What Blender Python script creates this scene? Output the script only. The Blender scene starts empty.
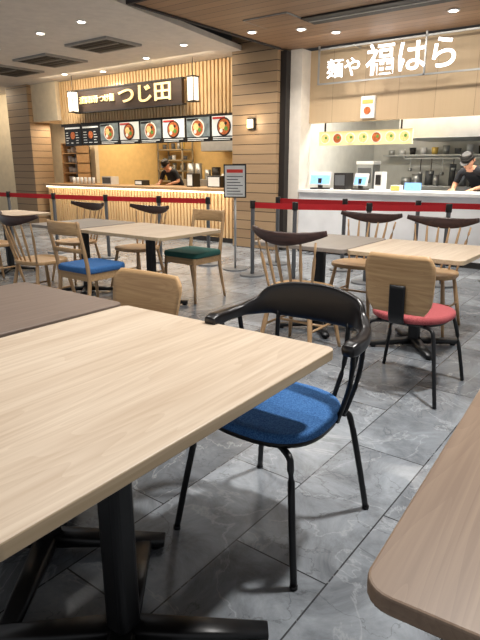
import bpy, bmesh, math, random
from mathutils import Vector, Matrix
random.seed(4)
scene=bpy.context.scene
COL=scene.collection
RZ=math.radians(-37)
try:
    scene.view_settings.view_transform='Standard'
except Exception: pass

# ------------------------------------------------------------ materials
def new_mat(name):
    m=bpy.data.materials.new(name); m.use_nodes=True
    nt=m.node_tree; b=nt.nodes['Principled BSDF']
    return m,nt,b
def lin(c):
    return tuple(((x/12.92) if x<=0.04045 else ((x+0.055)/1.055)**2.4) for x in c)
def rgb(r,g,b): return lin((r/255,g/255,b/255))+(1,)
def mat(name,col,rough=0.5,metal=0.0,emit=0.0,ecol=None,var=0.06,nscale=8,bump=0.0):
    m,nt,b=new_mat(name)
    b.inputs['Roughness'].default_value=rough; b.inputs['Metallic'].default_value=metal
    tc=nt.nodes.new('ShaderNodeTexCoord'); n=nt.nodes.new('ShaderNodeTexNoise'); n.inputs['Scale'].default_value=nscale; n.inputs['Detail'].default_value=4
    nt.links.new(tc.outputs['Object'],n.inputs['Vector'])
    r=nt.nodes.new('ShaderNodeValToRGB')
    r.color_ramp.elements[0].position=0.3; r.color_ramp.elements[1].position=0.7
    r.color_ramp.elements[0].color=tuple(max(0,c*(1-var)) for c in col[:3])+(1,)
    r.color_ramp.elements[1].color=tuple(min(1,c*(1+var)) for c in col[:3])+(1,)
    nt.links.new(n.outputs['Fac'],r.inputs['Fac']); nt.links.new(r.outputs['Color'],b.inputs['Base Color'])
    if emit>0:
        b.inputs['Emission Color'].default_value=ecol or col; b.inputs['Emission Strength'].default_value=emit
    if bump>0:
        bp=nt.nodes.new('ShaderNodeBump'); bp.inputs['Strength'].default_value=bump; bp.inputs['Distance'].default_value=0.002
        nt.links.new(n.outputs['Fac'],bp.inputs['Height']); nt.links.new(bp.outputs['Normal'],b.inputs['Normal'])
    return m
def wood(name,c1,c2,axis='y',scale=1.0,rough=0.4,dens=40,p0=0.36,p1=0.62):
    m,nt,b=new_mat(name); b.inputs['Roughness'].default_value=rough
    tc=nt.nodes.new('ShaderNodeTexCoord'); mp=nt.nodes.new('ShaderNodeMapping')
    s=[dens*scale]*3; s['xyz'.index(axis)]=1.2*scale
    mp.inputs['Scale'].default_value=s
    nt.links.new(tc.outputs['Object'],mp.inputs['Vector'])
    n=nt.nodes.new('ShaderNodeTexNoise'); n.inputs['Scale'].default_value=1.6; n.inputs['Detail'].default_value=6; n.inputs['Distortion'].default_value=0.3
    nt.links.new(mp.outputs['Vector'],n.inputs['Vector'])
    mp2=nt.nodes.new('ShaderNodeMapping'); s2=[5*scale]*3; s2['xyz'.index(axis)]=0.5*scale; mp2.inputs['Scale'].default_value=s2
    nt.links.new(tc.outputs['Object'],mp2.inputs['Vector'])
    n2=nt.nodes.new('ShaderNodeTexNoise'); n2.inputs['Scale'].default_value=1.2; n2.inputs['Detail'].default_value=1.5; n2.inputs['Distortion'].default_value=0.5
    nt.links.new(mp2.outputs['Vector'],n2.inputs['Vector'])
    rg=nt.nodes.new('ShaderNodeMath'); rg.operation='MULTIPLY'; rg.inputs[1].default_value=26; nt.links.new(n2.outputs['Fac'],rg.inputs[0])
    fr=nt.nodes.new('ShaderNodeMath'); fr.operation='FRACT'; nt.links.new(rg.outputs[0],fr.inputs[0])
    add=nt.nodes.new('ShaderNodeMath'); add.operation='MULTIPLY_ADD'; add.inputs[1].default_value=0.10
    nt.links.new(fr.outputs[0],add.inputs[0])
    mul=nt.nodes.new('ShaderNodeMath'); mul.operation='MULTIPLY_ADD'; mul.inputs[1].default_value=0.62; 
    nt.links.new(n.outputs['Fac'],mul.inputs[0])
    m3=nt.nodes.new('ShaderNodeMath'); m3.operation='MULTIPLY'; m3.inputs[1].default_value=0.26; nt.links.new(n2.outputs['Fac'],m3.inputs[0]); nt.links.new(m3.outputs[0],mul.inputs[2])
    nt.links.new(mul.outputs[0],add.inputs[2])
    r=nt.nodes.new('ShaderNodeValToRGB'); r.color_ramp.elements[0].position=p0; r.color_ramp.elements[1].position=p1
    r.color_ramp.elements[0].color=c1; r.color_ramp.elements[1].color=c2
    nt.links.new(add.outputs[0],r.inputs['Fac']); nt.links.new(r.outputs['Color'],b.inputs['Base Color'])
    return m
def planks(name,c1,c2,h=0.14,gap=0.008,axis='z',rough=0.55,dark=(0.02,0.012,0.008,1),gaxis='x'):
    m,nt,b=new_mat(name); b.inputs['Roughness'].default_value=rough
    tc=nt.nodes.new('ShaderNodeTexCoord'); sp=nt.nodes.new('ShaderNodeSeparateXYZ'); nt.links.new(tc.outputs['Object'],sp.inputs[0])
    d=nt.nodes.new('ShaderNodeMath'); d.operation='DIVIDE'; d.inputs[1].default_value=h; nt.links.new(sp.outputs['xyz'.index(axis)],d.inputs[0])
    fr=nt.nodes.new('ShaderNodeMath'); fr.operation='FRACT'; nt.links.new(d.outputs[0],fr.inputs[0])
    fl=nt.nodes.new('ShaderNodeMath'); fl.operation='FLOOR'; nt.links.new(d.outputs[0],fl.inputs[0])
    wn=nt.nodes.new('ShaderNodeTexWhiteNoise'); wn.noise_dimensions='1D'; nt.links.new(fl.outputs[0],wn.inputs['W'])
    gt=nt.nodes.new('ShaderNodeMath'); gt.operation='GREATER_THAN'; gt.inputs[1].default_value=gap/h; nt.links.new(fr.outputs[0],gt.inputs[0])
    mp=nt.nodes.new('ShaderNodeMapping'); s=[30]*3; s['xyz'.index(gaxis)]=1.5; mp.inputs['Scale'].default_value=s; nt.links.new(tc.outputs['Object'],mp.inputs['Vector'])
    n=nt.nodes.new('ShaderNodeTexNoise'); n.inputs['Scale'].default_value=1; n.inputs['Detail'].default_value=4; nt.links.new(mp.outputs['Vector'],n.inputs['Vector'])
    a=nt.nodes.new('ShaderNodeMath'); a.operation='MULTIPLY_ADD'; a.inputs[1].default_value=0.45; nt.links.new(wn.outputs['Value'],a.inputs[0])
    m2=nt.nodes.new('ShaderNodeMath'); m2.operation='MULTIPLY'; m2.inputs[1].default_value=0.55; nt.links.new(n.outputs['Fac'],m2.inputs[0]); nt.links.new(m2.outputs[0],a.inputs[2])
    mx=nt.nodes.new('ShaderNodeMixRGB'); mx.inputs[1].default_value=c1; mx.inputs[2].default_value=c2; nt.links.new(a.outputs[0],mx.inputs[0])
    m3=nt.nodes.new('ShaderNodeMixRGB'); m3.inputs[1].default_value=dark; nt.links.new(gt.outputs[0],m3.inputs[0]); nt.links.new(mx.outputs[0],m3.inputs[2])
    nt.links.new(m3.outputs[0],b.inputs['Base Color'])
    return m
def tile_floor():
    m,nt,b=new_mat('stone_tile'); 
    tc=nt.nodes.new('ShaderNodeTexCoord'); mp=nt.nodes.new('ShaderNodeMapping'); mp.inputs['Rotation'].default_value=(0,0,math.radians(90)); mp.inputs['Location'].default_value=(0.2,0.1,0)
    nt.links.new(tc.outputs['Object'],mp.inputs['Vector'])
    br=nt.nodes.new('ShaderNodeTexBrick'); br.inputs['Scale'].default_value=1; br.inputs['Brick Width'].default_value=0.9; br.inputs['Row Height'].default_value=0.36
    br.inputs['Mortar Size'].default_value=0.003; br.inputs['Mortar Smooth'].default_value=0.1; br.offset=0.5; br.inputs['Bias'].default_value=0.0
    br.inputs['Color1'].default_value=rgb(152,158,164); br.inputs['Color2'].default_value=rgb(104,109,115); br.inputs['Mortar'].default_value=rgb(62,64,67)
    nt.links.new(mp.outputs['Vector'],br.inputs['Vector'])
    n=nt.nodes.new('ShaderNodeTexNoise'); n.inputs['Scale'].default_value=3.4; n.inputs['Detail'].default_value=12; n.inputs['Roughness'].default_value=0.72; n.inputs['Distortion'].default_value=0.8
    vm=nt.nodes.new('ShaderNodeVectorMath'); vm.operation='MULTIPLY_ADD'; vm.inputs[1].default_value=(37,37,37)
    nt.links.new(br.outputs['Color'],vm.inputs[0]); nt.links.new(mp.outputs['Vector'],vm.inputs[2])
    nt.links.new(vm.outputs[0],n.inputs['Vector'])
    r=nt.nodes.new('ShaderNodeValToRGB'); e=r.color_ramp.elements; e[0].position=0.34; e[0].color=(0.5,0.5,0.51,1); e[1].position=0.66; e[1].color=(1.2,1.2,1.2,1)
    nt.links.new(n.outputs['Fac'],r.inputs['Fac'])
    def veins(scale,dist,w):
        n2=nt.nodes.new('ShaderNodeTexNoise'); n2.inputs['Scale'].default_value=scale; n2.inputs['Detail'].default_value=7; n2.inputs['Distortion'].default_value=dist; n2.inputs['Roughness'].default_value=0.55
        nt.links.new(vm.outputs[0],n2.inputs['Vector'])
        r2=nt.nodes.new('ShaderNodeValToRGB'); e=r2.color_ramp.elements; e[0].position=0.5-w; e[0].color=(0,0,0,1); e[1].position=0.5; e[1].color=(1,1,1,1)
        k=r2.color_ramp.elements.new(0.5+w); k.color=(0,0,0,1)
        nt.links.new(n2.outputs['Fac'],r2.inputs['Fac']); return r2
    mu=nt.nodes.new('ShaderNodeMixRGB'); mu.blend_type='MULTIPLY'; mu.inputs[0].default_value=1; nt.links.new(br.outputs['Color'],mu.inputs[1]); nt.links.new(r.outputs['Color'],mu.inputs[2])
    last=mu.outputs[0]
    for sc_,di,w_,k_,c_ in((2.4,0.8,0.010,0.30,rgb(196,200,203)),(3.1,0.5,0.008,0.45,rgb(60,62,66))):
        r2=veins(sc_,di,w_)
        sc=nt.nodes.new('ShaderNodeMath'); sc.operation='MULTIPLY'; sc.inputs[1].default_value=k_; nt.links.new(r2.outputs['Color'],sc.inputs[0])
        mv=nt.nodes.new('ShaderNodeMixRGB'); nt.links.new(sc.outputs[0],mv.inputs[0]); nt.links.new(last,mv.inputs[1]); mv.inputs[2].default_value=c_
        last=mv.outputs[0]
    nt.links.new(last,b.inputs['Base Color'])
    b.inputs['Roughness'].default_value=0.27
    return m
def fabric(name,c1,c2):
    m,nt,b=new_mat(name); b.inputs['Roughness'].default_value=0.95
    tc=nt.nodes.new('ShaderNodeTexCoord')
    n=nt.nodes.new('ShaderNodeTexNoise'); n.inputs['Scale'].default_value=220; n.inputs['Detail'].default_value=2
    nt.links.new(tc.outputs['Object'],n.inputs['Vector'])
    r=nt.nodes.new('ShaderNodeValToRGB'); r.color_ramp.elements[0].position=0.35; r.color_ramp.elements[1].position=0.65
    r.color_ramp.elements[0].color=c1; r.color_ramp.elements[1].color=c2
    nt.links.new(n.outputs['Fac'],r.inputs['Fac']); nt.links.new(r.outputs['Color'],b.inputs['Base Color'])
    bp=nt.nodes.new('ShaderNodeBump'); bp.inputs['Strength'].default_value=0.3; bp.inputs['Distance'].default_value=0.002
    nt.links.new(n.outputs['Fac'],bp.inputs['Height']); nt.links.new(bp.outputs['Normal'],b.inputs['Normal'])
    return m

M_ash=wood('ash_laminate',rgb(186,165,142),rgb(207,190,169),'y',1,0.42,30)
M_ashedge=wood('ash_edge',rgb(180,156,124),rgb(198,176,144),'y',1,0.45)
M_brown=wood('brown_laminate',rgb(112,96,86),rgb(126,110,99),'y',1,0.4)
M_walnut=wood('walnut_laminate',rgb(126,104,86),rgb(144,122,102),'y',1,0.42)
M_greytop=wood('grey_laminate',rgb(134,126,118),rgb(148,140,132),'y',1,0.4)
M_oak=wood('oak',rgb(166,130,92),rgb(192,158,118),'z',1,0.4)
M_oakx=wood('oak_x',rgb(172,134,92),rgb(198,162,118),'x',1,0.4)
M_darkwood=wood('dark_stained_wood',rgb(44,28,24),rgb(66,44,38),'x',1,0.35)
M_black=mat('black_metal',rgb(20,20,22),0.38,0.3)
M_blackpaint=mat('black_lacquer',rgb(24,20,20),0.3,0.0)
M_blue=fabric('blue_fabric',rgb(30,78,134),rgb(68,118,174))
M_red=fabric('red_fabric',rgb(146,60,64),rgb(182,94,96))
M_green=fabric('green_fabric',rgb(26,72,66),rgb(44,96,88))
M_brownseat=fabric('brown_fabric',rgb(84,64,50),rgb(104,82,66))
M_steel=mat('stainless_steel',rgb(180,182,182),0.35,0.75)
M_grey=mat('grey_plastic',rgb(90,92,95),0.5)
M_white=mat('white_plastic',rgb(228,228,226),0.4)
M_belt=mat('red_belt',rgb(205,32,40),0.7)
M_ceil=mat('ceiling_paint',rgb(220,212,202),0.9)
M_dceil=mat('dark_ceiling_paint',rgb(62,57,54),0.9)
M_ventd=mat('vent_dark',rgb(36,35,35),0.6)
M_frame=mat('vent_frame',rgb(150,148,144),0.6)
M_cream=mat('cream_wall',rgb(228,212,184),0.85)
M_whitewall=mat('white_wall',rgb(224,216,204),0.8)
M_plank=planks('plank_cladding',rgb(142,116,88),rgb(176,148,114),0.145,0.01,'z')
M_soffit=planks('soffit_slats',rgb(134,102,76),rgb(164,128,96),0.16,0.008,'y')
M_backdrop=planks('backdrop_boards',rgb(184,158,126),rgb(198,174,140),0.5,0.004,'x',gaxis='z',dark=rgb(130,110,84))
M_slat=wood('slat_wood',rgb(214,178,128),rgb(234,202,154),'z',1,0.5)
M_slatback=mat('slat_backing',rgb(196,158,110),0.7)
M_dark=mat('dark_panel',rgb(34,30,28),0.5)
M_signbrown=wood('sign_board_wood',rgb(40,28,20),rgb(60,42,30),'x',1,0.5)
M_textw=mat('sign_letters_white',rgb(250,250,250),0.5,0,2.2,(1,1,1,1))
M_texty=mat('sign_letters_yellow',rgb(240,215,150),0.5,0,0.7)
M_stone=mat('counter_stone',rgb(230,232,234),0.35,0,0,None,0.10,2.5)
M_menuw=mat('menu_backlit',rgb(222,222,214),0.4,0,0.35)
M_menud=mat('menu_black',rgb(26,24,24),0.4,0,0.02)
M_menug=mat('menu_photo_ground',rgb(120,128,126),0.4,0,0.3,None,0.5,9)
M_bowl=mat('menu_bowl_rim',rgb(235,225,205),0.4,0,0.35)
M_bowlk=mat('menu_bowl_dark',rgb(50,36,30),0.4,0,0.1)
M_soup=mat('menu_soup',rgb(178,96,50),0.4,0,0.3,None,0.5,30)
M_soup2=mat('menu_noodles',rgb(232,200,130),0.4,0,0.3,None,0.3,40)
M_herb=mat('menu_garnish',rgb(96,140,60),0.4,0,0.25,None,0.4,40)
M_menured=mat('menu_red',rgb(190,50,40),0.4,0,0.2)
M_led=mat('led_warm',rgb(255,224,175),0.5,0,5.0,(1,0.86,0.64,1))
M_lant=mat('lantern_paper',rgb(255,240,214),0.6,0,1.1,(1,0.9,0.76,1))
M_down=mat('downlight_lens',rgb(255,244,226),0.5,0,9.0,(1,0.93,0.82,1))
M_screen=mat('screen_blue',rgb(120,170,220),0.2,0,0.8,(0.3,0.6,1,1),0.3,30)
M_yellow=mat('yellow_goods',rgb(224,190,100),0.5)
M_palec=mat('pale_menu_ground',rgb(240,222,160),0.5,0,0.35)
M_kwall=mat('kitchen_wall_warm',rgb(236,200,134),0.6)
M_kwall2=mat('kitchen_tiles_grey',rgb(204,204,198),0.4)
M_skin=mat('skin',rgb(205,150,120),0.55)
M_shirt=mat('black_shirt',rgb(34,36,42),0.85)
M_pants=mat('dark_trousers',rgb(30,30,34),0.9)
M_hair=mat('black_hair',rgb(20,17,16),0.6)
M_lip=mat('lips',rgb(160,90,80),0.5)
M_gold=mat('sconce_glow',rgb(255,226,160),0.5,0,6,(1,0.8,0.5,1))
M_paper=mat('paper_notice',rgb(236,236,232),0.7)

# ------------------------------------------------------------ helpers
def empty(name,loc=(0,0,0),rz=0.0):
    e=bpy.data.objects.new(name,None); e.empty_display_size=0.1; COL.objects.link(e); e.location=loc; e.rotation_euler=(0,0,rz); return e
class MB:
    def __init__(s): s.bm=bmesh.new(); s.mats=[]
    def mi(s,m):
        if m not in s.mats: s.mats.append(m)
        return s.mats.index(m)
    def box(s,x0,x1,y0,y1,z0,z1,m):
        i=s.mi(m); v=[s.bm.verts.new((x,y,z)) for x in(x0,x1) for y in(y0,y1) for z in(z0,z1)]
        for f in((0,1,3,2),(4,6,7,5),(0,4,5,1),(2,3,7,6),(0,2,6,4),(1,5,7,3)):
            fc=s.bm.faces.new([v[k] for k in f]); fc.material_index=i
    def cyl(s,cx,cy,z0,z1,r0,r1,m,seg=20,axis='z',smooth=True):
        i=s.mi(m); a=[];b=[]
        for k in range(seg):
            t=2*math.pi*k/seg; c,q=math.cos(t),math.sin(t)
            if axis=='z': a.append(s.bm.verts.new((cx+r0*c,cy+r0*q,z0))); b.append(s.bm.verts.new((cx+r1*c,cy+r1*q,z1)))
            elif axis=='y':
                a.append(s.bm.verts.new((cx+r0*c,z0,cy+r0*q))); b.append(s.bm.verts.new((cx+r1*c,z1,cy+r1*q)))
        for k in range(seg):
            f=s.bm.faces.new((a[k],a[(k+1)%seg],b[(k+1)%seg],b[k])); f.material_index=i; f.smooth=smooth
        f=s.bm.faces.new(a[::-1]); f.material_index=i
        f=s.bm.faces.new(b); f.material_index=i
    def prism(s,pts,z0,z1,m,smooth=False):
        i=s.mi(m); a=[s.bm.verts.new((p[0],p[1],z0)) for p in pts]; b=[s.bm.verts.new((p[0],p[1],z1)) for p in pts]; n=len(pts)
        for k in range(n):
            f=s.bm.faces.new((a[k],a[(k+1)%n],b[(k+1)%n],b[k])); f.material_index=i; f.smooth=smooth
        f=s.bm.faces.new(a[::-1]); f.material_index=i
        f=s.bm.faces.new(b); f.material_index=i
    def sweep(s,pts,a,b,m,seg=10,up=Vector((0,0,1)),res=5,square=False):
        i=s.mi(m); P=[Vector(p) for p in pts]; n=len(P)
        A=a if isinstance(a,(list,tuple)) else [a]*n
        B=b if isinstance(b,(list,tuple)) else [b]*n
        Q=[];QA=[];QB=[]
        if n==2 or res==1: Q,QA,QB=P,list(A),list(B)
        else:
            for k in range(n-1):
                p0=P[k-1] if k>0 else 2*P[0]-P[1]; p1=P[k]; p2=P[k+1]; p3=P[k+2] if k+2<n else 2*P[-1]-P[-2]
                for j in range(res):
                    t=j/res
                    Q.append(0.5*((2*p1)+(p2-p0)*t+(2*p0-5*p1+4*p2-p3)*t*t+(-p0+3*p1-3*p2+p3)*t**3))
                    QA.append(A[k]*(1-t)+A[k+1]*t); QB.append(B[k]*(1-t)+B[k+1]*t)
            Q.append(P[-1]);QA.append(A[-1]);QB.append(B[-1])
        rings=[]
        for k,q in enumerate(Q):
            d=(Q[min(k+1,len(Q)-1)]-Q[max(k-1,0)]).normalized()
            u=up
            if abs(d.dot(u))>0.97: u=Vector((0,1,0))
            side=d.cross(u).normalized(); v=side.cross(d).normalized()
            ring=[]
            for j in range(seg):
                t=2*math.pi*j/seg; cx,sy=math.cos(t),math.sin(t)
                if square:
                    cx=math.copysign(abs(cx)**0.5,cx); sy=math.copysign(abs(sy)**0.5,sy)
                ring.append(s.bm.verts.new(q+side*(cx*QA[k])+v*(sy*QB[k])))
            rings.append(ring)
        for k in range(len(rings)-1):
            for j in range(seg):
                f=s.bm.faces.new((rings[k][j],rings[k][(j+1)%seg],rings[k+1][(j+1)%seg],rings[k+1][j])); f.material_index=i; f.smooth=True
        f=s.bm.faces.new(rings[0][::-1]); f.material_index=i; f.smooth=True
        f=s.bm.faces.new(rings[-1]); f.material_index=i; f.smooth=True
    def obj(s,name,parent=None,loc=(0,0,0),rz=0,bevel=0,bseg=2):
        bmesh.ops.recalc_face_normals(s.bm,faces=s.bm.faces)
        me=bpy.data.meshes.new(name); s.bm.to_mesh(me); s.bm.free()
        for m in s.mats: me.materials.append(m)
        o=bpy.data.objects.new(name,me); COL.objects.link(o)
        o.location=loc; o.rotation_euler=(0,0,rz)
        if parent: o.parent=parent
        if bevel:
            md=o.modifiers.new('bevel','BEVEL'); md.width=bevel; md.segments=bseg; md.limit_method='ANGLE'; md.angle_limit=math.radians(50)
        return o
def rrect(w,d,r,n=6):
    pts=[]
    for cx,cy,a0 in((w/2-r,d/2-r,0),(-w/2+r,d/2-r,90),(-w/2+r,-d/2+r,180),(w/2-r,-d/2+r,270)):
        for k in range(n+1):
            t=math.radians(a0+90*k/n); pts.append((cx+r*math.cos(t),cy+r*math.sin(t)))
    return pts
def seatshape(w,d,taper=0.12,n=2.6,seg=48):
    pts=[]
    for k in range(seg):
        t=2*math.pi*k/seg; c,s_=math.cos(t),math.sin(t)
        x=math.copysign(abs(c)**(2/n),c)*w/2; y=math.copysign(abs(s_)**(2/n),s_)*d/2
        x*=1-taper*(y/(d/2)); pts.append((x,y))
    return pts

# ------------------------------------------------------------ tables
def table(cx,cy,w,l,rz,topmat,edgemat,pedestals=((0,0),),h=0.72,r=0.045,arm=0.33,a0=40,name='dining_table',colr=0.038,th=0.03):
    e=empty(name,(cx,cy,0),rz)
    t=MB(); t.prism(rrect(w,l,r),h-th,h,topmat); o=t.obj('table_top',e,bevel=0.004); 
    o.data.materials.append(edgemat)
    for p in o.data.polygons:
        if abs(p.normal.z)<0.5: p.material_index=1
    for i,(px,py) in enumerate(pedestals):
        b=MB()
        b.prism([(px+x,py+y) for x,y in rrect(colr*2,colr*2,0.02,4)],0.03,h-th-0.005,M_black)
        b.prism([(px+x,py+y) for x,y in rrect(0.34,0.34,0.03,3)],h-th-0.012,h-th,M_black)
        for k in range(4):
            t=math.radians(a0+90*k); dx,dy=math.cos(t),math.sin(t)
            p0=Vector((px+dx*0.02,py+dy*0.02,0.045)); p1=Vector((px+dx*arm,py+dy*arm,0.026))
            b.sweep([p0,p1],[0.04,0.028],[0.024,0.014],M_black,seg=12,square=True)
            b.cyl(px+dx*(arm-0.03),py+dy*(arm-0.03),0.0,0.02,0.02,0.02,M_black,12)
        b.obj('pedestal_%d'%(i+1),e)
    return e
table(-0.435,1.468,0.975,1.2,math.radians(-35.6),M_ash,M_ashedge,((0.225,-0.12),(-0.28,0.0)),arm=0.40,r=0.035,a0=37,th=0.034)
table(-1.15,2.018,0.75,1.2,RZ,M_brown,M_brown,((-0.05,0.1),),h=0.72)
table(0.87,0.889,0.9,1.2,math.radians(-33.4),M_walnut,M_walnut,h=0.72)
table(1.28,3.87,0.79,0.78,RZ,M_ash,M_ashedge)
table(0.64,4.35,0.78,0.78,RZ,M_greytop,M_greytop)
table(-0.83,5.10,1.08,0.8,RZ,M_ash,M_ashedge,((0.0,0),))
table(-1.60,5.68,0.75,0.78,RZ,M_greytop,M_greytop)
table(-2.9,6.9,0.8,0.78,RZ,M_ash,M_ashedge)

# ------------------------------------------------------------ chairs
def armchair(cx,cy,rz,fab):
    e=empty('dining_armchair',(cx,cy,0),rz)
    s=MB(); s.prism(seatshape(0.44,0.45,0.08),0.436,0.470,fab,True); s.obj('seat',e,bevel=0.013,bseg=4)
    s=MB(); s.prism(seatshape(0.425,0.435,0.08),0.422,0.438,M_black,True); s.obj('seat_pan',e)
    for i,(sx,sy) in enumerate(((1,-1),(-1,-1),(1,1),(-1,1))):
        s=MB()
        s.sweep([(sx*0.10,sy*0.15,0.415),(sx*0.175,sy*0.195,0.41),(sx*0.195,sy*0.21,0.37),(sx*0.222,sy*0.238,0.2),(sx*0.25,sy*0.265,0.004)],0.0115,0.0115,M_black,res=4)
        s.cyl(sx*0.25,sy*0.265,0,0.012,0.0135,0.0135,M_black,12)
        s.obj('leg_%d'%(i+1),e)
    s=MB()
    half=[(0.278,-0.03,0.728),(0.280,0.0,0.731),(0.278,0.07,0.735),(0.258,0.145,0.743),(0.215,0.205,0.757),(0.17,0.234,0.777),(0.09,0.253,0.786),(0,0.26,0.788)]
    ha=[0.022,0.027,0.024,0.018,0.014,0.013,0.013,0.013]; hb=[0.018,0.024,0.020,0.022,0.036,0.060,0.070,0.072]
    pts=half+[(-x,y,z) for x,y,z in half[-2::-1]]; A=ha+ha[-2::-1]; B=hb+hb[-2::-1]
    s.sweep(pts,A,B,M_blackpaint,seg=24,res=6,square=True); s.obj('back_rail',e)
    k=1
    for sx in(1,-1):
        for a,b in(((0.272,0.03,0.725),(0.205,0.07,0.43)),((0.262,0.13,0.735),(0.20,0.13,0.43)),((0.15,0.237,0.74),(0.12,0.19,0.43))):
            s=MB(); pa=Vector((sx*a[0],a[1],a[2])); pb=Vector((sx*b[0],b[1],b[2]))
            mid=(pa+pb)/2+Vector((sx*0.012,0.01,0))
            s.sweep([pb,mid,pa],0.009,0.009,M_black,res=4); s.obj('spindle_%d'%k,e); k+=1
    return e
def panelchair(cx,cy,rz,fab,name='panel_back_chair',Z0=0.50,Z1=0.83,W=0.40):
    e=empty(name,(cx,cy,0),rz)
    s=MB(); s.prism(seatshape(0.46,0.44,0.06,2.3),0.435,0.478,fab,True); s.obj('seat',e,bevel=0.018,bseg=4)
    s=MB(); s.prism(seatshape(0.40,0.38,0.06),0.42,0.437,M_black,True); s.obj('seat_pan',e)
    for i,(sx,sy) in enumerate(((1,-1),(-1,-1),(1,1),(-1,1))):
        s=MB(); s.sweep([(sx*0.10,sy*0.14,0.42),(sx*0.17,sy*0.18,0.415),(sx*0.195,sy*0.20,0.37),(sx*0.225,sy*0.235,0.2),(sx*0.255,sy*0.26,0.004)],0.0115,0.0115,M_black,res=4)
        s.obj('leg_%d'%(i+1),e)
    s=MB(); bm=s.bm; i=s.mi(M_oakx); NX,NZ=16,12; rows=[]
    for side in(0,1):
        g=[]
        for a in range(NX+1):
            col=[]
            for b in range(NZ+1):
                v=b/NZ; u=2*a/NX-1
                hw=W/2*(0.90+0.10*v)
                n=5; lim=(1-abs(2*v-1)**n)**(1/n) if abs(2*v-1)<1 else 0
                x=u*hw*max(lim,0.80 if b in(0,NZ) else lim)
                z=Z0+(Z1-Z0)*v
                y=0.255+0.05*(v-0.3)-0.26*x*x*4*0.3+(0.007 if side else -0.007)
                col.append(bm.verts.new((x,y,z)))
            g.append(col)
        rows.append(g)
    for side in(0,1):
        g=rows[side]
        for a in range(NX):
            for b in range(NZ):
                f=bm.faces.new((g[a][b],g[a+1][b],g[a+1][b+1],g[a][b+1])); f.smooth=True; f.material_index=i
    g0,g1=rows
    per=[(a,0) for a in range(NX+1)]+[(NX,b) for b in range(1,NZ+1)]+[(a,NZ) for a in range(NX-1,-1,-1)]+[(0,b) for b in range(NZ-1,0,-1)]
    for k in range(len(per)):
        a,b=per[k]; c,d=per[(k+1)%len(per)]
        f=bm.faces.new((g0[a][b],g0[c][d],g1[c][d],g1[a][b])); f.material_index=i
    s.obj('back_panel',e)
    s=MB(); s.sweep([(0,0.12,0.43),(0,0.22,0.435),(0,0.262,0.47),(0,0.270,0.55),(0,0.276,0.66)],0.045,0.006,M_black,seg=12,up=Vector((0,-1,0.3)),res=5,square=True)
    s.obj('back_bracket',e)
    return e
def windsor(cx,cy,rz,wm=None,crest=M_darkwood,seatm=None):
    wm=wm or M_oak
    e=empty('windsor_chair',(cx,cy,0),rz)
    s=MB(); s.prism(seatshape(0.44,0.42,0.06,2.6),0.43,0.465,seatm or M_oakx,True); s.obj('seat',e,bevel=0.01,bseg=3)
    L={}
    for i,(sx,sy) in enumerate(((1,-1),(-1,-1),(1,1),(-1,1))):
        s=MB(); a=Vector((sx*0.15,sy*0.14,0.44)); b=Vector((sx*0.215,sy*0.215,0.0)); L[(sx,sy)]=(a,b)
        s.sweep([a,a.lerp(b,0.5),b],[0.014,0.018,0.011],[0.014,0.018,0.011],wm,res=4); s.obj('leg_%d'%(i+1),e)
    s=MB()
    for sx in(1,-1):
        s.sweep([L[(sx,-1)][0].lerp(L[(sx,-1)][1],0.55),L[(sx,1)][0].lerp(L[(sx,1)][1],0.55)],0.009,0.009,wm)
    s.sweep([(0.185,0,0.2),(-0.185,0,0.2)],0.009,0.009,wm); s.obj('stretchers',e)
    s=MB(); pts=[];A=[];B=[]
    for k in range(-4,5):
        u=k/4; pts.append((0.285*u,0.275-0.095*u*u,0.825+0.045*u*u)); A.append(0.014); B.append(0.046-0.028*abs(u)**1.5)
    s.sweep(pts,A,B,crest,seg=12,res=4,square=True); s.obj('crest_rail',e)
    for k,u in enumerate((-0.9,-0.54,-0.18,0.18,0.54,0.9)):
        s=MB(); s.sweep([(0.185*u,0.175-0.03*u*u,0.455),(0.22*u,0.23-0.06*u*u,0.64),(0.25*u,0.275-0.075*u*u,0.81)],[0.008,0.012,0.007],[0.008,0.012,0.007],wm,seg=8,res=3); s.obj('spindle_%d'%(k+1),e)
    return e
def railchair(cx,cy,rz,fab,name='upholstered_wooden_chair'):
    e=empty(name,(cx,cy,0),rz)
    s=MB(); s.prism(rrect(0.44,0.42,0.06),0.43,0.485,fab,True); s.obj('seat',e,bevel=0.02,bseg=4)
    s=MB()
    for x0,x1,y0,y1 in((-0.19,0.19,-0.19,-0.165),(-0.19,0.19,0.165,0.19),(-0.2,-0.175,-0.17,0.17),(0.175,0.2,-0.17,0.17)): s.box(x0,x1,y0,y1,0.37,0.432,M_oakx)
    s.obj('apron',e,bevel=0.003)
    for i,sx in enumerate((1,-1)):
        s=MB(); s.sweep([(sx*0.185,-0.18,0.43),(sx*0.2,-0.2,0.0)],[0.017,0.012],[0.017,0.012],M_oak); s.obj('front_leg_%d'%(i+1),e)
        s=MB(); s.sweep([(sx*0.205,0.25,0.0),(sx*0.195,0.19,0.3),(sx*0.195,0.19,0.47),(sx*0.195,0.235,0.72),(sx*0.19,0.26,0.86)],[0.012,0.017,0.018,0.015,0.012],[0.012,0.017,0.018,0.015,0.012],M_oak); s.obj('back_post_%d'%(i+1),e)
    s=MB(); s.sweep([(-0.2,0.25,0.80),(-0.1,0.275,0.80),(0,0.283,0.80),(0.1,0.275,0.80),(0.2,0.25,0.80)],0.011,0.055,M_oakx,seg=12,square=True); s.obj('top_rail',e)
    s=MB(); s.sweep([(-0.195,0.215,0.62),(0,0.235,0.62),(0.195,0.215,0.62)],0.009,0.018,M_oakx,seg=10,square=True); s.obj('lower_rail',e)
    return e
armchair(0.128,1.80,RZ,M_blue)
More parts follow.
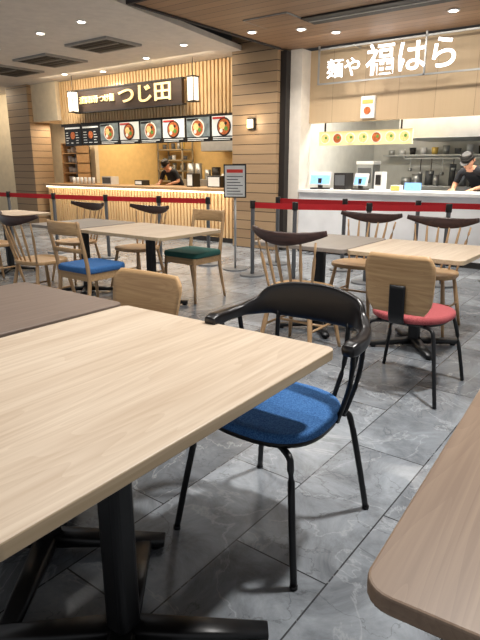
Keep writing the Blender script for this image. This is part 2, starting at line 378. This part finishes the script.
panelchair(-0.60,2.33,RZ,M_brownseat,Z0=0.56,Z1=0.80,W=0.46)
panelchair(1.015,3.125,RZ+math.pi,M_red)
windsor(0.43,3.80,RZ+math.pi)
windsor(1.05,4.82,RZ)
windsor(1.53,4.38,RZ)
windsor(-1.83,5.02,RZ+math.pi)
windsor(-1.87,6.3,RZ)
windsor(-1.08,5.80,RZ)
windsor(-2.75,6.1,RZ+math.pi)
railchair(-1.27,4.66,RZ+math.pi,M_blue)
railchair(-0.47,5.42,RZ,M_green)

# ------------------------------------------------------------ room shell
FO=(0,9.3,0)
s=MB(); s.box(-14,9,-13,4,-0.05,0,tile_floor()); s.obj('floor',loc=FO,rz=RZ)
def F(mb,name,**k): return mb.obj(name,loc=FO,rz=RZ,**k)
def fw(t,n,z):
    c,s_=math.cos(RZ),math.sin(RZ); return Vector((c*t-s_*n, 9.3+s_*t+c*n, z))
s=MB(); s.prism([(-0.07,8.86),(0.5,9.96),(-6,17),(-16,9),(-14,-4),(-6.7,-3.93)],2.95,3.02,M_ceil); s.obj('ceiling')
s=MB(); s.box(-14,9,-13,4,3.5,3.55,M_dceil); F(s,'ceiling_upper')
s=MB(); s.box(0.9,8,-3.05,0.05,2.9,2.96,M_soffit); F(s,'ceiling_soffit')
s=MB(); s.box(0.86,0.9,-3.05,-0.22,2.88,3.5,M_dceil); F(s,'trim_soffit_side')
s=MB(); s.box(0.86,8,-3.09,-3.05,2.88,3.5,M_dceil); F(s,'trim_soffit_front')
s=MB(); s.box(-14,-6.42,0.6,0.75,0,2.95,M_cream); F(s,'wall_left')
s=MB(); s.box(-6.42,-5.62,-0.1,0.4,0,2.95,M_plank); F(s,'wall_cladding_left')
s=MB(); s.box(-6.4,-4.75,0.9,1.0,0,2.95,M_cream); F(s,'wall_niche')
s=MB(); s.box(-5.62,-4.75,0.0,0.85,2.2,2.95,M_cream); F(s,'wall_niche_header')
s=MB(); s.box(0.0,0.83,-0.2,0.4,0,3.5,M_plank); F(s,'wall_pillar_cladding')
s=MB(); s.box(0.83,0.93,-0.12,0.4,0,2.88,M_dark); F(s,'trim_pillar')
s=MB(); s.box(0.93,1.12,0.0,0.3,0,2.9,M_whitewall); F(s,'wall_right_return')
s=MB(); s.box(-4.75,0.0,3.3,3.4,0,2.95,M_kwall); F(s,'wall_stall_rear')
s=MB(); s.box(-0.05,0.0,0.8,3.3,0,2.95,M_kwall); F(s,'wall_partition')
s=MB(); s.box(-4.85,-4.75,1.0,3.3,0,2.95,M_kwall); F(s,'wall_end')
s=MB(); s.box(0.98,8,3.0,3.1,0,2.9,M_kwall2); F(s,'wall_kitchen_back')
s=MB(); s.box(0.93,0.98,0.4,3.0,0,2.9,M_kwall2); F(s,'wall_divider')
s=MB(); s.box(1.12,7,0.25,0.35,1.9,2.9,M_backdrop); F(s,'wall_right_backdrop')
s=MB(); s.box(0.98,7,0.4,3.0,2.45,2.5,M_ceil); F(s,'ceiling_kitchen_right')
s=MB(); s.box(-4.75,-0.05,0.25,3.3,2.4,2.45,M_ceil); F(s,'ceiling_kitchen_left')

s=MB(); s.box(-4.74,-0.01,0.12,0.18,2.115,2.94,M_slatback)
k=-4.72
while k<-0.05: s.box(k,k+0.05,0.07,0.12,2.12,2.94,M_slat); k+=0.08
F(s,'slatted_header')
s=MB(); s.box(-5.4,-0.02,0.1,0.75,0,0.86,M_slatback); s.box(-5.45,-0.01,-0.02,0.78,0.86,0.91,M_oakx)
k=-5.38
while k<-0.06: s.box(k,k+0.05,0.05,0.1,0.08,0.84,M_slat); k+=0.08
s.box(-5.4,-0.03,0.02,0.05,0.835,0.858,M_led); s.box(-5.4,-0.02,0.04,0.1,0,0.08,M_dark)
F(s,'serving_counter')
e=empty('shop_sign',FO,RZ)
s=MB(); s.box(-4.0,-1.15,-0.1,-0.03,2.30,2.69,M_signbrown); s.box(-4.03,-1.12,-0.11,-0.02,2.685,2.71,M_dark); s.box(-4.03,-1.12,-0.11,-0.02,2.28,2.305,M_dark)
for t in(-3.8,-1.35): s.box(t,t+0.04,-0.03,0.069,2.4,2.6,M_dark)
s.obj('sign_board',e)
def text(body,t,n,z,size,m,parent=None,name='lettering',ext=0.01,bold=0.0,sx=1):
    cu=bpy.data.curves.new(name,'FONT'); cu.body=body; cu.size=size; cu.extrude=ext; cu.offset=bold; cu.align_x='CENTER'; cu.align_y='CENTER'; cu.materials.append(m)
    o=bpy.data.objects.new(name,cu); COL.objects.link(o); o.rotation_euler=(math.radians(90),0,0); o.location=(t,n,z); o.scale=(sx,1,1)
    o.parent=parent; return o
text('つじ田',-2.05,-0.11,2.50,0.33,M_texty,e,'lettering_main',bold=0.004,sx=1.4)
text('濃厚豚骨 つけ麺',-3.35,-0.11,2.50,0.14,M_texty,e,'lettering_small',bold=0.001)
for t in(-3.85,-0.75):
    s=MB(); s.box(t-0.065,t+0.065,-0.33,-0.2,2.29,2.66,M_lant)
    for z in(2.28,2.65): s.box(t-0.075,t+0.075,-0.34,-0.19,z,z+0.02,M_dark)
    for a in(-0.07,0.06):
        for b in(-0.335,-0.205): s.box(t+a,t+a+0.01,b,b+0.01,2.28,2.67,M_dark)
    s.cyl(t,-0.265,2.67,2.95,0.006,0.006,M_dark,8); F(s,'hanging_lantern')
bw=4.55/8
for i in range(8):
    t0=-4.6+i*bw+0.015; t1=t0+bw-0.03; c=(t0+t1)/2
    s=MB(); s.box(t0,t1,0.02,0.06,1.68,2.08,M_menud)
    if i<2:
        s.box(t0+0.03,t1-0.03,0.012,0.02,2.01,2.04,M_menuw); s.cyl(c,1.88,0.012,0.02,0.07,0.07,M_soup,20,'y')
        for a in range(5):
            for b_ in range(3):
                x=t0+0.05+b_*0.16; w=random.uniform(0.05,0.11)
                if b_!=1 or a==0: s.box(x,x+w,0.012,0.02,1.73+a*0.05,1.742+a*0.05,M_menuw)
    else:
        s.box(t0+0.012,t1-0.012,0.012,0.02,1.76,2.07,M_menuw if i%2 else M_menug)
        zc=1.90; 
        s.cyl(c,zc,0.004,0.012,0.145,0.145,M_bowlk if i%2 else M_bowl,28,'y'); s.cyl(c,zc,-0.002,0.004,0.122,0.122,M_soup,28,'y')
        s.cyl(c-0.03,zc+0.02,-0.005,-0.002,0.06,0.06,M_soup2,20,'y'); s.cyl(c+0.05,zc-0.03,-0.006,-0.002,0.035,0.035,M_herb,14,'y'); s.cyl(c+0.045,zc+0.05,-0.006,-0.002,0.03,0.03,M_bowlk,4,'y'); s.cyl(c-0.05,zc-0.06,-0.007,-0.002,0.032,0.032,M_bowl,16,'y')
        s.box(t0+0.03,t1-0.25,0.004,0.012,2.025,2.055,M_menured if i%2 else M_menud); s.box(t0+0.03,t1-0.05,0.012,0.02,1.725,1.738,M_menuw); s.box(t0+0.03,t1-0.15,0.012,0.02,1.70,1.71,M_menuw)
    F(s,'menu_board')
s=MB(); s.box(-4.74,-0.01,0.06,0.12,2.06,2.112,M_dark); F(s,'trim_menu_rail')
s=MB()
for z in(1.15,1.4,1.65,0.9): s.box(-4.7,-3.85,2.8,3.2,z,z+0.03,M_steel)
for x in(-4.7,-3.88): 
    for y in(2.8,3.17): s.box(x,x+0.03,y,y+0.03,0,1.95,M_steel)
for i in range(16):
    x=-4.62+random.random()*0.7; z=random.choice((1.18,1.43,1.68,0.93)); h=random.uniform(0.08,0.18); 
    s.cyl(x,2.98,z,z+h,0.05,0.055,random.choice((M_white,M_grey,M_yellow,M_dark,M_steel)),12)
F(s,'storage_shelf')
# cup and bowl cabinet beside the counter in the niche
s=MB()
for z in(0.91,1.12,1.33,1.54,1.75): s.box(-5.35,-4.8,0.45,0.8,z,z+0.02,M_oakx)
for x in(-5.35,-4.82): s.box(x,x+0.02,0.45,0.8,0.91,1.77,M_oakx)
s.box(-5.35,-4.8,0.78,0.8,0.91,1.77,M_white)
for z in(0.93,1.14,1.35,1.56):
    for i in range(4):
        s.cyl(-5.25+i*0.125,0.6,z,z+random.uniform(0.08,0.15),0.04,0.05,random.choice((M_white,M_white,M_dark,M_steel)),12)
F(s,'tableware_cabinet')
s=MB(); s.box(-3.7,-0.3,2.5,3.25,0,0.98,M_steel); F(s,'prep_counter',bevel=0.005)
s=MB()
for i in range(13):
    x=-3.5+i*0.24; h=random.uniform(0.12,0.36); m=random.choice((M_steel,M_steel,M_white,M_dark,M_yellow)); r=random.uniform(0.06,0.11)
    s.cyl(x,2.75+random.uniform(-0.1,0.15),0.98,0.98+h,r,r*1.02,m,16)
F(s,'stock_pots')
s=MB(); s.box(-3.0,-1.9,2.5,3.25,1.6,2.0,M_steel); s.box(-2.7,-2.2,2.7,3.2,2.0,2.4,M_steel); F(s,'extractor_hood',bevel=0.01)
for i,(t,w,h,m) in enumerate(((-3.9,0.3,0.16,M_white),(-2.9,0.22,0.1,M_dark),(-1.5,0.16,0.24,M_dark),(-1.0,0.3,0.2,M_dark))):
    s=MB(); s.box(t,t+w,0.35,0.55,0.91,0.91+h,m); s.box(t+0.02,t+w-0.02,0.345,0.35,0.93,0.89+h,M_menuw if m==M_dark else M_grey)
    F(s,'cash_register' if w>0.25 else 'counter_display',bevel=0.006)
s=MB()
for i in range(6):
    t=-4.7+i*0.13; s.cyl(t,0.25,0.91,1.05,0.035,0.03,M_white,12); 
F(s,'cup_row')
s=MB(); s.box(0.33,0.45,-0.25,-0.2,1.82,1.98,M_dark); s.box(0.35,0.43,-0.28,-0.25,1.84,1.96,M_gold); F(s,'wall_sconce')
# right stall
s=MB(); s.box(1.13,7,0.0,0.7,0,0.9,M_stone); s.box(1.13,7,-0.04,0.72,0.9,0.94,M_white); s.box(1.13,7,-0.005,0.0,0,0.08,M_dark); F(s,'stone_counter')
e=empty('illuminated_letter_sign',FO,RZ)
s=MB()
for z in(2.39,2.84): s.box(1.38,4.4,0.0,0.025,z,z+0.02,M_steel)
for t in(1.38,2.9,4.38): s.box(t,t+0.02,0.0,0.025,2.39,2.9,M_steel)
for t in(1.9,3.6): s.box(t,t+0.02,0.025,0.25,2.85,2.87,M_steel)
s.obj('sign_frame',e)
text('麺や',1.80,-0.03,2.56,0.26,M_textw,e,'lettering_small',bold=0.0015,ext=0.006)
text('福はら',2.74,-0.03,2.60,0.41,M_textw,e,'lettering_large',bold=0.004,ext=0.006,sx=1.0)
s=MB(); s.box(1.98,2.18,0.2,0.25,1.93,2.22,M_paper); s.box(2.0,2.16,0.195,0.2,2.12,2.17,M_yellow); s.cyl(2.08,2.03,0.19,0.2,0.05,0.05,M_soup,16,'y'); F(s,'notice_poster')
s=MB(); s.box(1.22,2.68,0.4,0.44,1.58,1.78,M_palec)
for i in range(7):
    x=1.33+i*0.207
    s.cyl(x,1.68,0.39,0.4,0.08,0.08,M_bowl,20,'y'); s.cyl(x,1.68,0.38,0.39,0.064,0.064,M_soup if i%3==1 else M_soup2,20,'y'); s.cyl(x+0.02,1.69,0.375,0.38,0.022,0.022,M_herb,10,'y')
for t in(1.3,2.5): s.box(t,t+0.02,0.41,0.43,1.78,2.445,M_dark)
F(s,'menu_strip')
s=MB(); s.box(2.2,6,1.1,2.6,1.68,2.0,M_steel); s.box(3.0,5,1.7,2.4,2.0,2.44,M_steel); F(s,'exhaust_hood',bevel=0.01)
s=MB(); s.box(1.65,6,2.3,2.98,0,0.95,M_steel)
F(s,'kitchen_workbench',bevel=0.005)
s=MB()
for i in range(20):
    x=1.8+i*0.2; h=random.uniform(0.12,0.4); r=random.uniform(0.05,0.1); m=random.choice((M_steel,M_steel,M_white,M_grey,M_dark))
    s.cyl(x,2.55+random.uniform(-0.12,0.15),0.95,0.95+h,r,r,m,16)
F(s,'cooking_pots')
s=MB(); s.box(1.3,6,2.7,2.99,1.45,1.48,M_steel)
for i in range(20):
    x=1.4+i*0.2; h=random.uniform(0.08,0.16); s.cyl(x,2.85,1.48,1.48+h,0.05,0.06,random.choice((M_white,M_grey,M_steel,M_yellow,M_dark)),12)
F(s,'wall_shelf')
# hanging ladles under shelf
s=MB(); s.box(1.7,4.2,2.62,2.64,1.40,1.42,M_steel)
for t in(1.72,4.16): s.box(t,t+0.02,2.62,2.72,1.40,1.46,M_steel)
for i in range(12):
    x=1.85+i*0.19; l_=random.uniform(0.14,0.24); s.box(x,x+0.012,2.625,2.635,1.40-l_,1.40,M_dark if i%3 else M_steel); s.cyl(x+0.006,2.63,1.40-l_-0.05,1.40-l_,0.03,0.04,M_steel,12)
F(s,'utensil_rail')
s=MB(); s.box(1.3,1.6,1.6,1.9,0,1.3,M_steel); s.box(1.29,1.61,1.59,1.91,1.3,1.36,M_white); s.box(1.33,1.57,1.58,1.6,1.0,1.25,M_grey); F(s,'drink_dispenser',bevel=0.01)
def monitor(t,n,z,w,h,rzd=0,name='pos_terminal'):
    e=empty(name,fw(t,n,z),RZ+math.radians(rzd))
    s=MB(); s.box(-w/2,w/2,-0.015,0.015,0.06,0.06+h,M_white); s.box(-w/2+0.015,w/2-0.015,-0.018,-0.015,0.075,0.045+h,M_screen)
    s.box(-w/2+0.02,w/2-0.02,-0.020,-0.018,0.035+h-0.03,0.04+h,M_menuw)
    o=s.obj('screen',e,bevel=0.004); o.rotation_euler=(math.radians(-12),0,0)
    s=MB(); s.box(-0.03,0.03,0.0,0.05,0.01,0.16,M_dark); s.box(-w/3,w/3,-0.08,0.12,0,0.02,M_dark); s.obj('stand',e,bevel=0.003)
monitor(1.34,0.25,0.94,0.36,0.20)
monitor(1.98,0.3,0.94,0.26,0.18,-20)
s=MB(); s.box(1.58,1.78,0.25,0.5,0.94,1.18,M_dark); s.box(1.60,1.76,0.245,0.25,1.0,1.15,M_grey); F(s,'receipt_printer',bevel=0.01)
s=MB(); s.box(2.25,2.37,0.2,0.36,0.94,1.2,M_white); s.box(2.27,2.35,0.19,0.2,1.02,1.16,M_dark); F(s,'card_reader',bevel=0.01)
s=MB(); s.box(2.72,2.95,0.15,0.16,0.955,1.06,M_screen); s.box(2.70,2.97,0.12,0.2,0.94,0.955,M_white); F(s,'counter_card_sign')
s=MB(); s.box(2.5,2.64,0.2,0.3,0.94,1.02,M_paper); s.box(2.51,2.63,0.19,0.2,0.95,1.01,M_yellow); F(s,'leaflet_box')

# ------------------------------------------------------------ ceiling fixtures
def vent(x,y,w,d,z,name='ceiling_air_conditioner',rz=RZ):
    s=MB(); s.box(-w/2,w/2,-d/2,d/2,-0.03,0,M_frame); s.box(-w/2+0.06,w/2-0.06,-d/2+0.06,d/2-0.06,-0.034,-0.028,M_ventd)
    for k in range(5):
        y0=-d/2+0.1+k*(d-0.2)/5; s.box(-w/2+0.09,w/2-0.09,y0,y0+0.02,-0.04,-0.034,M_frame if k==2 else M_ventd)
    s.obj(name,loc=(x,y,z),rz=rz)
vent(-3.1,9.8,0.9,0.8,2.95); vent(-1.95,8.6,0.9,0.65,2.95); vent(-4.2,10.8,0.9,0.9,2.95)
s=MB(); s.box(-0.3,0.3,-0.25,0.25,-0.012,0,M_frame); s.box(-0.28,0.28,-0.23,0.23,-0.016,-0.012,M_soffit); s.obj('access_hatch',loc=(0.42,7.05,2.9),rz=RZ)
s=MB(); s.box(-0.9,0.9,-0.16,0.16,-0.02,0,M_ventd); s.box(-0.88,0.88,-0.02,0.02,-0.025,-0.02,M_frame); s.obj('linear_vent',loc=(1.5,6.5,2.9),rz=RZ)
def downlight(x,y,z,power=0,r=0.045,size=0.12,col=(1,0.93,0.84)):
    e=empty('downlight',(x,y,z))
    s=MB(); s.cyl(0,0,-0.012,0,r+0.02,r+0.02,M_white,20); s.cyl(0,0,-0.016,-0.012,r,r,M_down,20); s.obj('lens',e)
    if power:
        l=bpy.data.lights.new('lamp','AREA'); l.shape='DISK'; l.size=size; l.energy=power; l.color=col; l.spread=math.radians(140)
        o=bpy.data.objects.new('lamp',l); COL.objects.link(o); o.location=(0,0,-0.03); o.parent=e
for x,y in((0.75,7.45),(1.2,7.6),(0.15,7.6),(2.3,6.6)): downlight(x,y,2.9,16)
for x,y in((-2.6,7.9),(-1.5,9.6),(-3.6,8.9),(-0.8,8.6),(-2.5,10.9),(-3.3,11.2),(-1.9,7.3)): downlight(x,y,2.95,18)
neu=(1,0.965,0.92)
downlight(1.3,2.25,3.5,85,size=0.2,col=neu)
for x,y in((-0.6,2.6),(-1.4,1.0),(-1.5,4.2),(0.4,4.6),(1.9,4.4),(-0.9,6.3),(0.9,6.1),(-2.9,6.4)): downlight(x,y,3.5,21,size=0.25,col=neu)
def area(loc,rot,sx,sy,p,col,name):
    l=bpy.data.lights.new(name,'AREA'); l.shape='RECTANGLE'; l.size=sx; l.size_y=sy; l.energy=p; l.color=col
    o=bpy.data.objects.new(name,l); COL.objects.link(o); o.location=loc; o.rotation_euler=rot; return o
warm=(1,0.84,0.62)
area(fw(-2.4,1.6,2.38),(0,0,RZ),4.4,1.5,95,warm,'kitchen_lamp')
area(fw(3.2,0.75,2.43),(0,0,RZ),3.5,0.5,120,(1,0.95,0.86),'kitchen_lamp')
area(fw(-2.4,-0.55,2.9),(math.radians(35),0,RZ),4.4,0.1,32,warm,'wall_washer_lamp')
area(fw(2.9,-0.7,2.86),(math.radians(25),0,RZ),3.2,0.1,22,(1,0.93,0.82),'wall_washer_lamp')
area(fw(-2.7,-0.12,0.83),(math.radians(20),0,RZ),5,0.03,11,warm,'counter_strip_lamp')
area(fw(-7.5,-0.4,2.9),(math.radians(30),0,RZ),1.5,0.1,22,warm,'wall_washer_lamp')
area(fw(-5.2,0.35,2.15),(0,0,RZ),0.6,0.3,12,warm,'niche_warm_fill')  # added fill with no visible fixture, warms the bluish niche wall
l=bpy.data.lights.new('sconce_lamp','POINT'); l.energy=5; l.color=warm; l.shadow_soft_size=0.05
o=bpy.data.objects.new('sconce_lamp',l); COL.objects.link(o); o.location=fw(0.39,-0.36,1.9)

# ------------------------------------------------------------ barriers
def post(x,y):
    s=MB(); s.cyl(0,0,0,0.02,0.16,0.15,M_grey,28); s.cyl(0,0,0.02,0.88,0.024,0.024,M_grey,16); s.cyl(0,0,0.80,0.89,0.033,0.033,M_dark,16); s.obj('barrier_post',loc=(x,y,0),bevel=0.003)
def belt(a,b):
    a=Vector(a+(0,));b=Vector(b+(0,)); d=(b-a); L=d.length; s=MB(); s.box(0.034,L-0.034,-0.002,0.002,0.805,0.87,M_belt)
    s.obj('barrier_belt',loc=a,rz=math.atan2(d.y,d.x))
for ch in ([(-4.6,9.6),(-3.7,9.0),(-2.8,8.45),(-1.9,7.95),(-1.1,7.6),(-0.42,7.35)],[(0.15,6.6),(0.62,6.3),(1.42,6.15),(2.24,6.0)],[(0.5,7.4),(1.3,6.95),(2.1,6.6),(2.9,6.2)]):
    for p in ch: post(*p)
    for a,b in zip(ch,ch[1:]): belt(a,b)
s=MB(); s.cyl(0,0,0,0.015,0.16,0.15,M_grey,24); s.cyl(0,0,0.015,1.0,0.014,0.014,M_steel,12); s.box(-0.14,0.14,-0.02,0.0,0.90,1.30,M_dark); s.box(-0.125,0.125,-0.024,-0.02,0.915,1.285,M_paper)
for k in range(7): s.box(-0.1,0.1-0.03*(k%3),-0.026,-0.024,0.94+k*0.035,0.95+k*0.035,M_grey)
s.box(-0.1,0.1,-0.026,-0.024,1.2,1.24,M_menured)
s.obj('sign_stand',loc=(-0.06,7.0,0),rz=math.radians(-10))

# ------------------------------------------------------------ people
def person(name,loc,rz,lean,cap=True,scale=0.95):
    e=empty(name,loc,rz); e.scale=(scale,)*3
    def L(a,b): return Vector(a).lerp(Vector(b),lean)
    J={}
    J['pel']=L((0,0.0,0.95),(0,0.16,0.92)); J['sp']=L((0,-0.01,1.12),(0,0.02,1.07)); J['ch']=L((0,-0.01,1.33),(0,-0.18,1.20)); J['nb']=L((0,0,1.45),(0,-0.30,1.27)); J['nk']=L((0,-0.02,1.53),(0,-0.37,1.32))
    for sx,n in((1,'R'),(-1,'L')):
        J['sh'+n]=J['nb']+Vector((sx*0.17,0,-0.04)); J['el'+n]=J['sh'+n]+Vector((sx*0.07,-0.02,-0.20 if lean>0.5 else -0.26)); J['wr'+n]=J['el'+n]+Vector((-sx*0.09,-0.22,-0.04))
        J['hp'+n]=J['pel']+Vector((sx*0.09,0,-0.04)); J['kn'+n]=Vector((sx*0.1,0.0,0.5)); J['an'+n]=Vector((sx*0.11,0.08,0.08)); J['to'+n]=Vector((sx*0.12,-0.1,0.04))
    R={'pel':.13,'sp':.12,'ch':.135,'nb':.08,'nk':.052}
    for n in 'RL': R.update({'sh'+n:.06,'el'+n:.042,'wr'+n:.028,'hp'+n:.09,'kn'+n:.06,'an'+n:.042,'to'+n:.035})
    E=[('pel','sp'),('sp','ch'),('ch','nb'),('nb','nk')]
    for n in 'RL': E+=[('nb','sh'+n),('sh'+n,'el'+n),('el'+n,'wr'+n),('pel','hp'+n),('hp'+n,'kn'+n),('kn'+n,'an'+n),('an'+n,'to'+n)]
    keys=list(J); me=bpy.data.meshes.new('body'); me.from_pydata([J[k] for k in keys],[(keys.index(a),keys.index(b)) for a,b in E],[])
    o=bpy.data.objects.new('body',me); COL.objects.link(o)
    sk=o.modifiers.new('skin','SKIN'); sk.use_smooth_shade=True
    for i,k in enumerate(keys):
        sv=me.skin_vertices[0].data[i]; r=R[k]; sv.radius=(r*1.25,r*0.85) if k in('pel','sp','ch') else (r,r); sv.use_root=(k=='pel')
    sb=o.modifiers.new('sub','SUBSURF'); sb.levels=2; sb.render_levels=2
    dg=bpy.context.evaluated_depsgraph_get(); me2=bpy.data.meshes.new_from_object(o.evaluated_get(dg)); bpy.data.objects.remove(o)
    o=bpy.data.objects.new('body',me2); COL.objects.link(o); o.parent=e
    me2.materials.clear()
    for m in(M_shirt,M_skin,M_pants,M_dark): me2.materials.append(m)
    def seg(p,a,b):
        ab=b-a; t=max(0,min(1,(p-a).dot(ab)/ab.length_squared)); return (p-(a+ab*t)).length,t
    for p in me2.polygons:
        best=min(((seg(p.center,J[a],J[b])[0],seg(p.center,J[a],J[b])[1],a,b) for a,b in E))
        _,t,a,b=best; mi=0
        if (a[:2]=='el') or (b=='nk' and t>0.45) or (a[:2]=='sh' and t>0.75): mi=1
        if a=='pel' and b!='sp' or a[:2] in('hp','kn'): mi=2
        if a[:2]=='an': mi=3
        p.material_index=mi; p.use_smooth=True
    hc=J['nk']+Vector((0,-0.03-0.06*lean,0.10-0.03*lean))
    h=empty('head_pivot'); h.parent=e; h.location=hc; h.rotation_euler=(math.radians(10+32*lean),0,0)
    bm=bmesh.new(); bmesh.ops.create_uvsphere(bm,u_segments=32,v_segments=24,radius=1)
    for v in bm.verts:
        x,y,z=v.co; w=0.078*(1-0.18*max(0,-z)); v.co=Vector((x*w,y*0.096-(0.012 if z<-0.3 and y<0 else 0),z*0.118))
    for f in bm.faces: f.smooth=True
    s=MB(); s.bm.free(); s.bm=bm; s.mi(M_skin)
    s.sweep([(0,-0.088,0.022),(0,-0.108,-0.018),(0,-0.09,-0.03)],[0.007,0.014,0.01],[0.006,0.01,0.006],M_skin,seg=8)
    for sx in(1,-1):
        s.sweep([(sx*0.078,0.01,0.025),(sx*0.087,0.016,0.0),(sx*0.078,0.008,-0.03)],[0.006,0.008,0.005],[0.012,0.016,0.008],M_skin,seg=8)
        s.sweep([(sx*0.019,-0.0905,0.012),(sx*0.031,-0.0915,0.014),(sx*0.043,-0.084,0.012)],[0.002,0.004,0.002],[0.002,0.005,0.002],M_hair,seg=8)
        s.sweep([(sx*0.016,-0.094,0.032),(sx*0.032,-0.093,0.037),(sx*0.048,-0.082,0.032)],0.003,0.003,M_hair,seg=6)
    s.sweep([(-0.024,-0.087,-0.052),(0,-0.095,-0.05),(0.024,-0.087,-0.052)],[0.002,0.005,0.002],[0.002,0.005,0.002],M_lip,seg=8)
    s.obj('head',h)
    bm=bmesh.new(); bmesh.ops.create_uvsphere(bm,u_segments=32,v_segments=24,radius=1)
    kill=[v for v in bm.verts if (v.co.z<(0.42 if v.co.y<-0.15 else -0.35))]
    bmesh.ops.delete(bm,geom=kill,context='VERTS')
    for v in bm.verts: v.co=Vector((v.co.x*0.084,v.co.y*0.104+0.003,v.co.z*0.125+0.003))
    for f in bm.faces: f.smooth=True
    s=MB(); s.bm.free(); s.bm=bm; s.mi(M_hair); o=s.obj('hair',h); sd=o.modifiers.new('t','SOLIDIFY'); sd.thickness=0.006
    if cap:
        s=MB(); s.cyl(0,0.0,0.045,0.10,0.094,0.092,M_dark,28); s.cyl(0,0.0,0.10,0.135,0.092,0.055,M_dark,28)
        s.prism([(0.085*math.cos(math.radians(a)),0.085*math.sin(math.radians(a))*1.9) for a in range(190,351,10)],0.045,0.053,M_dark,True)
        s.obj('cap',h)
    for sx,n in((1,'R'),(-1,'L')):
        w=J['wr'+n]; d=(J['wr'+n]-J['el'+n]).normalized(); side=d.cross(Vector((0,0,1))).normalized(); up=side.cross(d)
        s=MB(); s.sweep([w-d*0.02,w+d*0.03,w+d*0.085],[0.024,0.036,0.038],[0.02,0.016,0.012],M_skin,seg=12)
        for k,(o_,ln) in enumerate(((-0.028,0.062),(-0.010,0.072),(0.009,0.068),(0.027,0.052))):
            b=w+d*0.08+side*o_
            s.sweep([b,b+d*ln*0.5-up*0.006,b+d*ln*0.85-up*0.028,b+d*ln*0.9-up*0.045],[0.009,0.0085,0.008,0.006],[0.009,0.0085,0.008,0.006],M_skin,seg=8,res=3)
        b=w+d*0.03-side*0.034*sx
        s.sweep([b,b+d*0.03-side*0.022*sx-up*0.006,b+d*0.06-side*0.026*sx-up*0.02],[0.012,0.010,0.007],[0.012,0.010,0.007],M_skin,seg=8,res=3)
        s.obj('hand_'+n,e)
    return e
person('cook_in_cap',fw(3.38,1.42,0),RZ-math.radians(10),1.0,scale=0.97)
person('kitchen_worker',fw(-2.85,1.5,0),RZ+math.radians(12),0.9,scale=0.92)

# ------------------------------------------------------------ world + camera
w=bpy.data.worlds.new('world'); scene.world=w; w.use_nodes=True
w.node_tree.nodes['Background'].inputs[0].default_value=(0.90,0.92,0.96,1); w.node_tree.nodes['Background'].inputs[1].default_value=0.6
cd=bpy.data.cameras.new('camera'); cam=bpy.data.objects.new('camera',cd); COL.objects.link(cam); scene.camera=cam
cd.sensor_fit='HORIZONTAL'; cd.sensor_width=36; cd.lens=36*550/480; cd.clip_start=0.02
th=math.atan((320-166)/550)
cam.location=(0,0,1.28); cam.rotation_euler=(math.pi/2-th,0,0)
# align the building axes with the world axes
R=Matrix.Rotation(-RZ,4,'Z')
for o in list(bpy.data.objects):
    if o.parent is None:
        o.matrix_world=R@o.matrix_basis
bpy.context.view_layer.update()
